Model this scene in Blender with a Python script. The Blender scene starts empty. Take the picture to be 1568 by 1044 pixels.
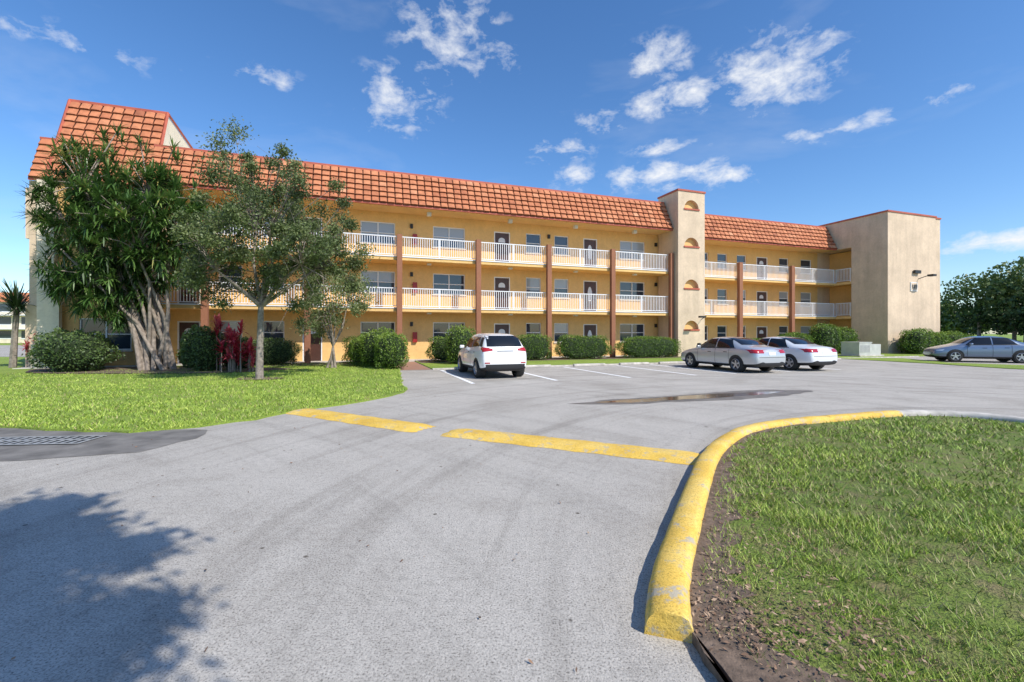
import bpy, math, random, bmesh
import numpy as np
from mathutils import Vector, Matrix
from mathutils.bvhtree import BVHTree
random.seed(7); rng=np.random.default_rng(7)
S=bpy.context.scene
S.view_settings.view_transform='Standard'; S.view_settings.look='None'; S.view_settings.exposure=0
ANG=math.atan(.35); CU,SU=math.cos(ANG),math.sin(ANG)
def W(u,v): return (CU*u-SU*v, SU*u+CU*v)
def link(o,parent=None):
    S.collection.objects.link(o)
    if parent: o.parent=parent
    return o
def empty(name,loc=(0,0,0),rz=0):
    e=bpy.data.objects.new(name,None); e.location=loc; e.rotation_euler=(0,0,rz); e.empty_display_size=.3
    return link(e)
# ---------------------------------------------------------------- materials
def newmat(name):
    m=bpy.data.materials.new(name); m.use_nodes=True; nt=m.node_tree
    return m,nt,nt.nodes['Principled BSDF']
def ramp(nt,fac,stops):
    r=nt.nodes.new('ShaderNodeValToRGB'); el=r.color_ramp.elements
    while len(el)>len(stops): el.remove(el[-1])
    while len(el)<len(stops): el.new(.5)
    for e,(p,c) in zip(el,stops): e.position=p; e.color=(*c,1) if len(c)==3 else c
    nt.links.new(fac,r.inputs['Fac']); return r.outputs['Color']
def tcobj(nt):
    tc=nt.nodes.get('TC') or nt.nodes.new('ShaderNodeTexCoord'); tc.name='TC'; return tc.outputs['Object']
def noise(nt,scale,detail=4,rough=.55,vec=None,dist=0):
    n=nt.nodes.new('ShaderNodeTexNoise'); n.inputs['Scale'].default_value=scale
    n.inputs['Detail'].default_value=detail; n.inputs['Roughness'].default_value=rough; n.inputs['Distortion'].default_value=dist
    nt.links.new(tcobj(nt) if vec is None else vec,n.inputs['Vector']); return n.outputs['Fac']
def mapping(nt,scale,rot=(0,0,0)):
    m=nt.nodes.new('ShaderNodeMapping'); m.inputs['Scale'].default_value=scale; m.inputs['Rotation'].default_value=rot
    nt.links.new(tcobj(nt),m.inputs['Vector']); return m.outputs['Vector']
def mix(nt,fac,a,b,mode='MIX'):
    m=nt.nodes.new('ShaderNodeMix'); m.data_type='RGBA'; m.blend_type=mode
    for s,v in ((m.inputs['Factor'],fac),(m.inputs['A'],a),(m.inputs['B'],b)):
        if isinstance(v,(int,float)): s.default_value=v
        elif isinstance(v,tuple): s.default_value=(*v,1) if len(v)==3 else v
        else: nt.links.new(v,s)
    return m.outputs['Result']
def bump(nt,bsdf,h,strength=.3,dist=.01):
    b=nt.nodes.new('ShaderNodeBump'); b.inputs['Strength'].default_value=strength; b.inputs['Distance'].default_value=dist
    nt.links.new(h,b.inputs['Height']); nt.links.new(b.outputs['Normal'],bsdf.inputs['Normal'])
def dk(c,f): return tuple(min(.95,x*f) for x in c)
def simple(name,c,rough=.6,var=.15,sc=3,bs=0,bsc=60,metal=0,coat=0):
    m,nt,b=newmat(name)
    n=noise(nt,sc,4)
    nt.links.new(ramp(nt,n,[(.3,dk(c,1-var)),(.7,dk(c,1+var*.6))]),b.inputs['Base Color'])
    b.inputs['Roughness'].default_value=rough; b.inputs['Metallic'].default_value=metal
    if coat: b.inputs['Coat Weight'].default_value=coat; b.inputs['Coat Roughness'].default_value=.03
    if bs: bump(nt,b,noise(nt,bsc,2),bs,.01)
    return m
def stucco(name,c,streak=.03,blot=.88):
    m,nt,b=newmat(name)
    n=noise(nt,.8,6,.65); n2=noise(nt,9,3,.7); st=noise(nt,1.0,4,.6,mapping(nt,(2.2,2.2,.25)))
    c1=ramp(nt,n,[(.3,dk(c,blot)),(.7,dk(c,1.04))])
    c2=ramp(nt,st,[(.3,(1-streak*2,)*3),(.6,(1,1,1))])
    cc=mix(nt,1.0,c1,c2,'MULTIPLY'); cc=mix(nt,1.0,cc,ramp(nt,n2,[(.3,(.90,.89,.87)),(.6,(1,1,1))]),'MULTIPLY')
    nt.links.new(cc,b.inputs['Base Color'])
    b.inputs['Roughness'].default_value=.9
    bump(nt,b,noise(nt,38,3,.7),.5,.015); return m
def tinted(name,stops,rough=.6,trans=0,extra=None):
    m,nt,b=newmat(name)
    a=nt.nodes.new('ShaderNodeAttribute'); a.attribute_name='tint'
    col=ramp(nt,a.outputs['Fac'],stops)
    if extra: col=mix(nt,1.0,col,ramp(nt,noise(nt,extra,4),[(.3,(.72,.70,.68)),(.7,(1.08,1.08,1.08))]),'MULTIPLY')
    nt.links.new(col,b.inputs['Base Color']); b.inputs['Roughness'].default_value=rough
    if trans:
        t=nt.nodes.new('ShaderNodeBsdfTranslucent'); nt.links.new(col,t.inputs['Color'])
        mx=nt.nodes.new('ShaderNodeMixShader'); mx.inputs[0].default_value=trans
        nt.links.new(b.outputs[0],mx.inputs[1]); nt.links.new(t.outputs[0],mx.inputs[2])
        nt.links.new(mx.outputs[0],nt.nodes['Material Output'].inputs['Surface'])
    return m
YEL=(.84,.535,.21)
M={}
M['wall']=stucco('wall_yellow',YEL); M['cream']=stucco('wall_cream',(.74,.575,.41),.07,.80); M['light']=stucco('wall_light',(.84,.73,.56),.05)
M['soffit']=stucco('soffit',(.80,.56,.28),.02)
M['col']=stucco('column_brick_red',(.34,.145,.08)); M['coping']=simple('coping_red',(.44,.10,.055),.6,.2,2)
M['tile']=tinted('roof_tile',[(0,(.26,.08,.038)),(.3,(.50,.17,.075)),(.65,(.60,.23,.105)),(1,(.72,.37,.21))],.8,0,4)
M['tiledark']=simple('roof_underlay',(.035,.012,.008),.9)
M['rail']=simple('rail_paint',(.80,.80,.82),.45,.05); M['frame']=simple('frame_white',(.82,.82,.81),.4,.05)
M['door']=simple('door_brown',(.075,.03,.02),.4,.2); M['doorw']=simple('door_panel_white',(.7,.72,.74),.3,.05)
m,nt,b=newmat('window_glass'); b.inputs['Base Color'].default_value=(.04,.055,.075,1); b.inputs['Roughness'].default_value=.04; b.inputs['Specular IOR Level'].default_value=.8; M['glass']=m
m,nt,b=newmat('window_blinds')
w=nt.nodes.new('ShaderNodeTexWave'); w.bands_direction='Z'; w.inputs['Scale'].default_value=6; nt.links.new(tcobj(nt),w.inputs['Vector'])
nt.links.new(ramp(nt,w.outputs['Fac'],[(0,(.22,.25,.28)),(1,(.42,.45,.47))]),b.inputs['Base Color']); b.inputs['Roughness'].default_value=.35; b.inputs['Coat Weight'].default_value=1; b.inputs['Coat Roughness'].default_value=.02; M['blind']=m
M['conc']=simple('concrete',(.56,.52,.46),.9,.35,4,.4,60); M['metal']=simple('grey_metal',(.42,.42,.41),.55,.2,4,metal=.2)
M['util']=simple('utility_green_grey',(.50,.51,.46),.6,.12,3)
M['black']=simple('black_metal',(.015,.015,.015),.5); M['red']=simple('red_paint',(.35,.02,.015),.4)
M['bark']=simple('bark_grey',(.27,.23,.19),.9,.45,9,.8,30); M['barkw']=simple('bark_pale',(.28,.23,.185),.9,.45,8,.8,30)
M['leafA']=tinted('leaf_small',[(0,(.04,.065,.02)),(.5,(.125,.17,.05)),(1,(.30,.34,.14))],.5,.3)
M['leafB']=tinted('leaf_strap',[(0,(.02,.05,.015)),(.5,(.075,.155,.032)),(.9,(.22,.33,.08)),(1,(.45,.38,.12))],.38,.25)
M['leafC']=tinted('leaf_hedge',[(0,(.03,.065,.01)),(.5,(.11,.20,.022)),(1,(.30,.40,.06))],.5,.25)
M['leafD']=tinted('leaf_dark',[(0,(.015,.035,.01)),(.5,(.055,.105,.025)),(1,(.14,.20,.05))],.5,.2)
M['leafR']=tinted('leaf_red',[(0,(.14,.01,.02)),(.5,(.50,.03,.07)),(1,(.68,.18,.18))],.45,.35)
M['leafG']=tinted('leaf_pale',[(0,(.09,.12,.04)),(.5,(.22,.27,.10)),(1,(.38,.40,.20))],.55,.3)
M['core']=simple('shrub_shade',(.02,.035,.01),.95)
M['soil']=simple('soil_mulch',(.17,.12,.085),.95,.5,14,.9,40)
M['blade']=tinted('grass_blade',[(0,(.38,.29,.15)),(.18,(.42,.37,.16)),(.32,(.11,.175,.02)),(.62,(.26,.385,.045)),(1,(.54,.62,.12))],.6)
M['debris']=tinted('leaf_litter',[(0,(.09,.055,.035)),(.6,(.26,.15,.09)),(1,(.48,.34,.22))],.8)
# asphalt
m,nt,b=newmat('asphalt_weathered')
med=noise(nt,.55,7,.68,None,.5); fine=noise(nt,78,3,.8); f2=noise(nt,16,4,.75)
def vmn(nt,op,a,bb=None):
    n=nt.nodes.new('ShaderNodeVectorMath'); n.operation=op
    for i,x in enumerate((a,bb)):
        if x is None: continue
        if isinstance(x,tuple): n.inputs[i].default_value=x
        else: nt.links.new(x,n.inputs[i])
    return n
def arcs(cx,cy,sc):
    ln=vmn(nt,'LENGTH',vmn(nt,'SUBTRACT',tcobj(nt),(cx,cy,0)).outputs[0]).outputs['Value']
    cb_=nt.nodes.new('ShaderNodeCombineXYZ'); mu=nt.nodes.new('ShaderNodeMath'); mu.operation='MULTIPLY'; mu.inputs[1].default_value=sc; nt.links.new(ln,mu.inputs[0]); nt.links.new(mu.outputs[0],cb_.inputs[0])
    return noise(nt,1,5,.62,vmn(nt,'ADD',cb_.outputs[0],vmn(nt,'MULTIPLY',tcobj(nt),(.16,.16,.1)).outputs[0]).outputs[0])
a1=arcs(9.5,2.0,2.6); a2=arcs(-14,-9,1.9)
c=ramp(nt,med,[(.28,(.350,.322,.282)),(.5,(.435,.405,.360)),(.72,(.485,.453,.405))])
c=mix(nt,1,c,ramp(nt,a1,[(.30,(.76,.755,.75)),(.50,(1.0,1.0,1.0))]),'MULTIPLY')
c=mix(nt,1,c,ramp(nt,a2,[(.30,(.84,.84,.84)),(.48,(1.0,1.0,1.0)),(.7,(1.05,1.05,1.05))]),'MULTIPLY')
c=mix(nt,1,c,ramp(nt,f2,[(.3,(.80,.80,.80)),(.5,(1.0,1.0,1.0)),(.7,(1.08,1.08,1.08))]),'MULTIPLY')
c=mix(nt,1,c,ramp(nt,fine,[(.35,(.34,.33,.32)),(.46,(.96,.96,.96)),(.66,(1.30,1.29,1.27))]),'MULTIPLY')
for sc_,lo_,hi_ in ((.8,.018,.040),(2.3,.03,.05)):
    sp=nt.nodes.new('ShaderNodeTexVoronoi'); sp.inputs['Scale'].default_value=sc_; nt.links.new(tcobj(nt),sp.inputs['Vector'])
    c=mix(nt,1,c,ramp(nt,sp.outputs['Distance'],[(lo_,(.35,.33,.31)),(hi_,(1,1,1))]),'MULTIPLY')
nt.links.new(c,b.inputs['Base Color']); b.inputs['Roughness'].default_value=.97; b.inputs['Specular IOR Level'].default_value=.15
bump(nt,b,fine,.7,.008); M['asphalt']=m
M['patch']=simple('asphalt_dark_patch',(.20,.185,.165),.9,.45,2.5,.6,90)
M['damp']=simple('asphalt_damp',(.19,.17,.145),.6,.35,3,.3,90)
m,nt,b=newmat('water_puddle'); b.inputs['Base Color'].default_value=(.11,.085,.06,1); b.inputs['Roughness'].default_value=.1; M['puddle']=m
def grassmat(name,dry,k=1):
    m,nt,b=newmat(name)
    n1=noise(nt,.35,4,.6); n2=noise(nt,5,4,.7); n3=noise(nt,60,2,.7)
    c=ramp(nt,n1,[(.3,(.21*k,.31*k,.038*k)),(.7,(.32*k,.42*k,.06*k))])
    c=mix(nt,ramp(nt,n2,[(.62-dry*.25,(0,0,0)),(.85-dry*.2,(.85,.85,.85))]),c,(.24,.175,.09))
    c=mix(nt,1,c,ramp(nt,n3,[(.3,(.4,.4,.4)),(.6,(1.1,1.1,1.1))]),'MULTIPLY')
    nt.links.new(c,b.inputs['Base Color']); b.inputs['Roughness'].default_value=.9
    bump(nt,b,n3,.7,.03); return m
M['lawn']=grassmat('lawn_green',.1); M['lawndry']=grassmat('lawn_dry',.7,.6)
m,nt,b=newmat('yellow_paint_worn')
n1=noise(nt,6,7,.75); n2=noise(nt,60,3,.75); n0=noise(nt,1.8,5,.65)
c=ramp(nt,n0,[(.3,(.66,.40,.055)),(.5,(.80,.52,.09)),(.7,(.86,.62,.18))])
c=mix(nt,1,c,ramp(nt,n2,[(.32,(.55,.53,.48)),(.52,(1.0,1.0,1.0))]),'MULTIPLY')
c=mix(nt,ramp(nt,n1,[(.55,(0,0,0)),(.62,(1,1,1))]),c,(.46,.40,.29))
nt.links.new(c,b.inputs['Base Color']); b.inputs['Roughness'].default_value=.8; bump(nt,b,n2,.8,.008); M['yellow']=m
m,nt,b=newmat('white_line_worn')
n1=noise(nt,12,6,.7); nt.links.new(mix(nt,ramp(nt,n1,[(.56,(0,0,0)),(.65,(1,1,1))]),(.88,.88,.86),(.5,.5,.48)),b.inputs['Base Color']); b.inputs['Roughness'].default_value=.85; M['white']=m
m,nt,b=newmat('brick_path')
br=nt.nodes.new('ShaderNodeTexBrick'); br.inputs['Scale'].default_value=5; br.inputs['Color1'].default_value=(.42,.2,.14,1); br.inputs['Color2'].default_value=(.34,.17,.12,1); br.inputs['Mortar'].default_value=(.3,.26,.22,1)
nt.links.new(tcobj(nt),br.inputs['Vector']); nt.links.new(br.outputs['Color'],b.inputs['Base Color']); M['brick']=m
# ---------------------------------------------------------------- mesh helpers
class MB:
    def __init__(s): s.v=[]; s.f=[]; s.m=[]; s.t=[]; s.mats=[]
    def mi(s,k):
        if k not in s.mats: s.mats.append(k)
        return s.mats.index(k)
    def poly(s,pts,k,t=.5):
        n=len(s.v); s.v+= [tuple(p) for p in pts]; s.f.append(tuple(range(n,n+len(pts)))); s.m.append(s.mi(k)); s.t.append(t)
    def box(s,x0,x1,y0,y1,z0,z1,k,t=.5):
        n=len(s.v)
        s.v+=[(x0,y0,z0),(x1,y0,z0),(x1,y1,z0),(x0,y1,z0),(x0,y0,z1),(x1,y0,z1),(x1,y1,z1),(x0,y1,z1)]
        for f in ((0,3,2,1),(4,5,6,7),(0,1,5,4),(1,2,6,5),(2,3,7,6),(3,0,4,7)):
            s.f.append(tuple(n+i for i in f)); s.m.append(s.mi(k)); s.t.append(t)
    def tube(s,pts,rad,k,sides=6,t=.5):
        n=len(s.v); P=[Vector(p) for p in pts]
        for i,p in enumerate(P):
            d=(P[min(i+1,len(P)-1)]-P[max(i-1,0)]); 
            if d.length<1e-6: d=Vector((0,0,1))
            d.normalize(); a=Vector((1,0,0)) if abs(d.x)<.9 else Vector((0,1,0)); a=(a-d*a.dot(d)).normalized(); b=d.cross(a)
            for j in range(sides):
                th=2*math.pi*j/sides; q=p+(a*math.cos(th)+b*math.sin(th))*rad[i]; s.v.append(tuple(q))
        for i in range(len(P)-1):
            for j in range(sides):
                s.f.append((n+i*sides+j,n+i*sides+(j+1)%sides,n+(i+1)*sides+(j+1)%sides,n+(i+1)*sides+j)); s.m.append(s.mi(k)); s.t.append(t)
    def lathe(s,prof,k,c,axis='y',n=28):
        b=len(s.v)
        for (r,h) in prof:
            for j in range(n):
                th=2*math.pi*j/n
                if axis=='y': s.v.append((c[0]+r*math.cos(th),c[1]+h,c[2]+r*math.sin(th)))
                else: s.v.append((c[0]+r*math.cos(th),c[1]+r*math.sin(th),c[2]+h))
        for i in range(len(prof)-1):
            for j in range(n):
                s.f.append((b+i*n+j,b+i*n+(j+1)%n,b+(i+1)*n+(j+1)%n,b+(i+1)*n+j)); s.m.append(s.mi(k)); s.t.append(.5)
    def obj(s,name,parent=None,smooth=False,bevel=0):
        me=bpy.data.meshes.new(name); me.from_pydata(s.v,[],s.f)
        for k in s.mats: me.materials.append(M[k])
        me.polygons.foreach_set('material_index',s.m)
        a=me.attributes.new('tint','FLOAT','FACE'); a.data.foreach_set('value',s.t)
        if smooth: me.polygons.foreach_set('use_smooth',[True]*len(s.f))
        me.update(); o=bpy.data.objects.new(name,me); link(o,parent)
        if bevel:
            md=o.modifiers.new('bevel','BEVEL'); md.width=bevel; md.segments=2; md.limit_method='ANGLE'
        return o
def npmesh(name,verts,quads,tint,mat,parent=None,k=4):
    me=bpy.data.meshes.new(name); nv=len(verts); nf=len(quads)
    me.vertices.add(nv); me.vertices.foreach_set('co',np.asarray(verts,dtype=np.float32).ravel())
    me.loops.add(nf*k); me.loops.foreach_set('vertex_index',np.asarray(quads,dtype=np.int32).ravel())
    me.polygons.add(nf); me.polygons.foreach_set('loop_start',np.arange(nf,dtype=np.int32)*k)
    try: me.polygons.foreach_set('loop_total',np.full(nf,k,dtype=np.int32))
    except Exception: pass
    me.materials.append(M[mat])
    a=me.attributes.new('tint','FLOAT','FACE'); a.data.foreach_set('value',np.asarray(tint,dtype=np.float32))
    me.update(calc_edges=True); me.validate()
    o=bpy.data.objects.new(name,me); return link(o,parent)
def unit(a): return a/np.maximum(np.linalg.norm(a,axis=1,keepdims=True),1e-6)
def leaves(name,C,L,wd,tint,mat,parent=None,updir=.0):
    n=len(C); d=rng.normal(size=(n,3)); d[:,2]+=updir; d=unit(d); o=rng.normal(size=(n,3)); s=unit(np.cross(d,o))
    L=L*rng.uniform(.6,1.3,(n,1)); w=wd*rng.uniform(.7,1.2,(n,1))
    v=np.stack([C-d*L*.5,C+s*w*.5,C+d*L*.5,C-s*w*.5],1).reshape(-1,3)
    return npmesh(name,v,np.arange(n*4).reshape(-1,4),np.clip(tint,0,1),mat,parent)
# ---------------------------------------------------------------- world
w=bpy.data.worlds.new('World'); S.world=w; w.use_nodes=True; nt=w.node_tree
EL=math.radians(44); sd=Vector((.76,-.65,0)).normalized(); sv=Vector((sd.x*math.cos(EL),sd.y*math.cos(EL),math.sin(EL)))
sky=nt.nodes.new('ShaderNodeTexSky'); sky.sky_type='NISHITA'; sky.sun_disc=False; sky.sun_elevation=EL; sky.sun_rotation=math.atan2(sd.x,sd.y)
sky.air_density=1.0; sky.dust_density=.4; sky.ozone_density=2.0
bg=nt.nodes['Background']; bg.inputs['Strength'].default_value=.138
hs=nt.nodes.new('ShaderNodeHueSaturation'); hs.inputs['Saturation'].default_value=1.20; nt.links.new(sky.outputs[0],hs.inputs['Color'])
hm=mix(nt,1.0,hs.outputs[0],(1.08,1.20,1.36),'MULTIPLY'); nt.links.new(hm,bg.inputs['Color'])
tc=nt.nodes.new('ShaderNodeTexCoord'); D=tc.outputs['Generated']
def vm(op,a,b=None): return vmn(nt,op,a,b)
def ma(op,a,b=0.,clamp=False):
    n=nt.nodes.new('ShaderNodeMath'); n.operation=op; n.use_clamp=clamp
    for i,x in enumerate((a,b)):
        if isinstance(x,(int,float)): n.inputs[i].default_value=x
        else: nt.links.new(x,n.inputs[i])
    return n.outputs[0]
CL=[(-.13,.65,.12,.08,.76),(-.02,.60,.05,.03,.6),(-.25,.51,.10,.07,.70),(.32,.60,.07,.045,.82),(.30,.50,.05,.03,.7),(.575,.57,.125,.08,1.0),(.37,.515,.11,.035,.74),(.19,.46,.06,.03,.66),
(.73,.45,.13,.024,.72),(.10,.40,.08,.03,.6),(.32,.345,.15,.030,.9),(.46,.345,.10,.025,.82),(.14,.34,.06,.03,.6),(.34,.41,.09,.018,.55),(1.07,.20,.24,.028,.85),(-.55,.565,.09,.025,.52),(-1.0,.65,.20,.03,.42),(.97,.53,.09,.022,.55),(.05,.27,.15,.025,.4)]
msk=None
for (a,e,rx,rz,dn) in CL:
    n_=math.sqrt(1+a*a+e*e); c=(a/n_,1/n_,e/n_); k=n_
    ln=vm('LENGTH',vm('MULTIPLY',vm('SUBTRACT',D,c).outputs[0],(k/rx*.75,k/rx*.75,k/rz*.75)).outputs[0]).outputs['Value']
    v=ma('MULTIPLY',ma('SUBTRACT',1.0,ln,True),dn)
    msk=v if msk is None else ma('MAXIMUM',msk,v)
def wn(scale,mp,det=6,r=.62,dist=.3):
    n=nt.nodes.new('ShaderNodeTexNoise'); n.inputs['Scale'].default_value=scale; n.inputs['Detail'].default_value=det; n.inputs['Roughness'].default_value=r; n.inputs['Distortion'].default_value=dist
    nt.links.new(vm('MULTIPLY',D,mp).outputs[0],n.inputs['Vector']); return n.outputs['Fac']
n1=wn(19,(1,1,1.7),6,.62,.2)
dens=ma('ADD',ma('MULTIPLY',msk,1.5),ma('MULTIPLY',ma('SUBTRACT',n1,.5),3.8))
dens=ma('MULTIPLY',ma('SUBTRACT',dens,.36),.78,True)
dens=ma('MULTIPLY',dens,ma('MULTIPLY',msk,3.5,True))
haze=ma('MULTIPLY',ma('SUBTRACT',wn(2.6,(1,1,3.0),5,.6,.4),.52,True),.6,True)
zz=nt.nodes.new('ShaderNodeSeparateXYZ'); nt.links.new(D,zz.inputs[0])
tot=ma('MAXIMUM',dens,haze)
tot=ma('MULTIPLY',tot,ma('MULTIPLY',zz.outputs['Z'],12,True))
cb=nt.nodes.new('ShaderNodeBackground'); cb.inputs['Color'].default_value=(.95,.97,1,1); cb.inputs['Strength'].default_value=1.0
mx=nt.nodes.new('ShaderNodeMixShader'); nt.links.new(tot,mx.inputs[0]); nt.links.new(bg.outputs[0],mx.inputs[1]); nt.links.new(cb.outputs[0],mx.inputs[2])
nt.links.new(mx.outputs[0],nt.nodes['World Output'].inputs['Surface'])
try: w.cycles.sampling_method='MANUAL'; w.cycles.sample_map_resolution=512
except Exception: pass
l=bpy.data.lights.new('sun','SUN'); l.energy=4.9; l.angle=math.radians(.5); l.color=(1,.95,.87)
lo=bpy.data.objects.new('sun',l); lo.rotation_euler=sv.to_track_quat('Z','Y').to_euler(); link(lo)
cam=bpy.data.cameras.new('camera'); co=bpy.data.objects.new('camera',cam); link(co); co.location=(0,0,1.6); co.rotation_euler=(math.pi/2,0,0)
cam.lens=16; cam.sensor_width=36; cam.shift_y=-.0077; cam.clip_end=3000; cam.clip_start=.05; S.camera=co
# ---------------------------------------------------------------- ground
def sheet(name,pts,z,mat,h=0,sub=0):
    b=MB(); top=[(x,y,z) for x,y in pts]; b.poly(top,mat)
    if h:
        n=len(pts)
        for i in range(n):
            a=pts[i]; c=pts[(i+1)%n]; b.poly([(a[0],a[1],z),(a[0],a[1],z-h),(c[0],c[1],z-h),(c[0],c[1],z)],mat)
    return b.obj(name)
sheet('ground',[(-900,-400),(900,-400),(900,1200),(-900,1200)],-.03,'lawn')
sheet('asphalt_road',[(-70,-25),(90,-25),(90,60),(-70,60)],0,'asphalt')
def rough(P,amp=.06,step=.35):
    out=[]
    for a,c in zip(P,P[1:]+P[:1]):
        L=math.hypot(c[0]-a[0],c[1]-a[1]); n=max(1,int(L/step)) if L<9 else 1
        for i in range(n):
            t=i/n; out.append((a[0]+(c[0]-a[0])*t+(random.uniform(-amp,amp) if n>1 else 0),a[1]+(c[1]-a[1])*t+(random.uniform(-amp,amp) if n>1 else 0)))
    return out
LL=[(-45,7.9),(-20,7.85),(-14,7.8),(-8.65,7.69),(-7.24,7.40),(-6.07,7.26),(-5.34,7.66),(-4.74,8.38),(-4.35,9.29),(-3.61,10.32),(-3.05,11.5),(-2.85,12.2),(-2.95,13.0),(-3.34,13.9),(-4.2,17.2),W(1.9,20.0),W(1.9,25.9),W(-14.5,27.2),(-30,30),(-45,30)]
LL=rough(LL,.05,.3)
sheet('lawn',LL,.035,'lawn',.05)
LF=[W(3.3,20),W(21.5,20),W(30,20.6),W(36,20.2),W(52,20.2),W(52,30),W(45.5,27),W(45.5,23.5),W(38.8,23.5),W(38.6,27.3),W(23,27.3),W(20.7,25.9),W(3.3,25.9)]
sheet('lawn',LF,.035,'lawn',.05)
LR=[(20.4,28.2),(21.0,26.6),(21.8,24.0),(22.2,20.4),(24,17.5),(34,12.5),(50,5),(52,9),(36,16.5),(26,21.5),(23.3,24.2),(24.5,28.5),W(31,20.1)]
sheet('lawn',LR,.03,'lawn',.04)
sheet('brick_path',[W(1.95,20),W(3.25,20),W(3.25,25.9),W(1.95,25.9)],.006,'brick')
sheet('pavement_patch',rough([(-8.8,7.9),(-8.8,5.7),(-6.4,5.62),(-5.6,5.85),(-5.0,6.15),(-4.75,6.9),(-5.0,7.5),(-6,7.6)],.05,.25),.004,'patch')
sheet('walkway',[W(-14,25.9),W(20.6,25.9),W(20.6,27.5),W(-14,27.5)],.06,'conc',.06)
dp=[(1.3,10.3),(2.4,10.15),(3.6,10.5),(5.2,10.9),(6.9,11.5),(8.4,12.6),(7.4,12.9),(5.8,12.4),(4.0,11.6),(2.4,11.0)]
sheet('damp_asphalt',rough(dp,.07,.3),.004,'damp')
pp=[(1.9,10.45),(2.7,10.4),(3.9,10.85),(5.3,11.3),(6.7,11.9),(7.6,12.5),(6.6,12.3),(5.2,11.9),(3.6,11.2),(2.5,10.8)]
sheet('puddle',rough(pp,.04,.25),.008,'puddle')
b=MB()
for u in (3.6,6.5,9.4,12.3,14.25,17.15,20.1):
    p=[(u-.07,14.0),(u+.07,14.0),(u+.07,19.5),(u-.07,19.5)]
    b.poly([(*W(*q),.004) for q in p],'white')
b.obj('parking_lines')
def ubox(b,u0,u1,v0,v1,z0,z1,k):
    n=len(b.v)
    for z in (z0,z1):
        for (u,v) in ((u0,v0),(u1,v0),(u1,v1),(u0,v1)): b.v.append((*W(u,v),z))
    for f in ((0,3,2,1),(4,5,6,7),(0,1,5,4),(1,2,6,5),(2,3,7,6),(3,0,4,7)):
        b.f.append(tuple(n+i for i in f)); b.m.append(b.mi(k)); b.t.append(.5)
for u in (5.05,7.95,10.85,13.4,15.75,18.7):
    b=MB(); ubox(b,u-.85,u+.85,19.55,19.72,0,.12,'conc'); b.obj('wheel_stop',bevel=.03)
b=MB(); ubox(b,3.3,36,19.88,20.0,0,.06,'conc'); b.obj('lawn_edging')
def bumpobj(a,c,wd,h):
    a=Vector((*a,0)); c=Vector((*c,0)); d=(c-a).normalized(); n=Vector((-d.y,d.x,0)); b=MB(); N=40; Mx=8
    g=[[None]*(Mx+1) for _ in range(N+1)]
    for i in range(N+1):
        s=i/N; end=min(1,min(s,1-s)*16); wv=1+.05*math.sin(i*.9)+random.uniform(-.03,.03)
        for j in range(Mx+1):
            t=j/Mx*2-1; p=a.lerp(c,s)+n*(t*wd*.5*wv)+d*(random.uniform(-.04,.04) if i in(0,N) else 0); z=.003+h*max(0,(1-t*t))**.7*end**.5
            g[i][j]=len(b.v); b.v.append((p.x,p.y,z))
    for i in range(N):
        for j in range(Mx):
            b.f.append((g[i][j],g[i+1][j],g[i+1][j+1],g[i][j+1])); b.m.append(b.mi('yellow')); b.t.append(.5)
    b.obj('speed_bump',smooth=True)
bumpobj((-4.45,9.35),(-1.45,7.55),.60,.06)
bumpobj((-1.02,7.35),(2.45,5.72),.60,.06)
OUT=[(.70,2.42),(.845,2.86),(1.22,3.6),(1.76,4.65),(2.33,5.72),(2.93,6.56),(3.64,7.34),(4.75,7.96),(5.7,8.26),(6.95,8.71),(7.95,8.85),(8.6,8.6),(9.1,7.9),(9.5,6.8),(9.9,5),(10.3,2),(10.6,-3)]
def smoothpts(P,it=2):
    for _ in range(it):
        Q=[P[0]]
        for a,c in zip(P[:-1],P[1:]):
            Q+= [(a[0]*.75+c[0]*.25,a[1]*.75+c[1]*.25),(a[0]*.25+c[0]*.75,a[1]*.25+c[1]*.75)]
        Q.append(P[-1]); P=Q
    return P
OS=smoothpts(OUT,3)
def offs(P,d):
    R=[]
    for i in range(len(P)):
        a=P[max(i-1,0)]; c=P[min(i+1,len(P)-1)]; dx,dy=c[0]-a[0],c[1]-a[1]; l_=math.hypot(dx,dy); dd=d[i] if isinstance(d,list) else d; R.append((P[i][0]+dy/l_*dd,P[i][1]-dx/l_*dd))
    return R
prof=[(0,-.01),(.012,.06),(.028,.10),(.06,.125),(.12,.136),(.19,.134),(.225,.118),(.245,.07),(.25,-.01)]
def curbseg(P,mat,name,parent):
    b=MB(); rings=[]
    O=[offs(P,d) for d,_ in prof]
    for i in range(len(P)):
        rings.append([len(b.v)+j for j in range(len(prof))]); hz=1+random.uniform(-.03,.03)
        for j,(d,z) in enumerate(prof): b.v.append((O[j][i][0]+random.uniform(-.003,.003),O[j][i][1]+random.uniform(-.003,.003),z*(hz+random.uniform(-.015,.015))))
    for i in range(len(P)-1):
        for j in range(len(prof)-1):
            b.f.append((rings[i][j],rings[i][j+1],rings[i+1][j+1],rings[i+1][j])); b.m.append(b.mi(mat)); b.t.append(.5)
    o=b.obj(name,parent,smooth=True)
    c2=MB(); 
    for r in (rings[0][::-1],rings[-1]): c2.poly([b.v[q] for q in r],mat)
    c2.obj(name+'_ends',parent)
ce=empty('kerb')
i1=min(range(len(OS)),key=lambda i:abs(OS[i][0]-5.6)+ (OS[i][1]<5)*9); i2=min(range(len(OS)),key=lambda i:abs(OS[i][0]-7.3)+(OS[i][1]<5)*9)
curbseg(OS[:i1+1],'yellow','painted_kerb',ce)
curbseg(OS[i1:i2+1],'yellow','painted_kerb_far',ce)
curbseg(OS[i2:],'conc','bare_kerb',ce)
IN=offs(OS,.24)
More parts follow.
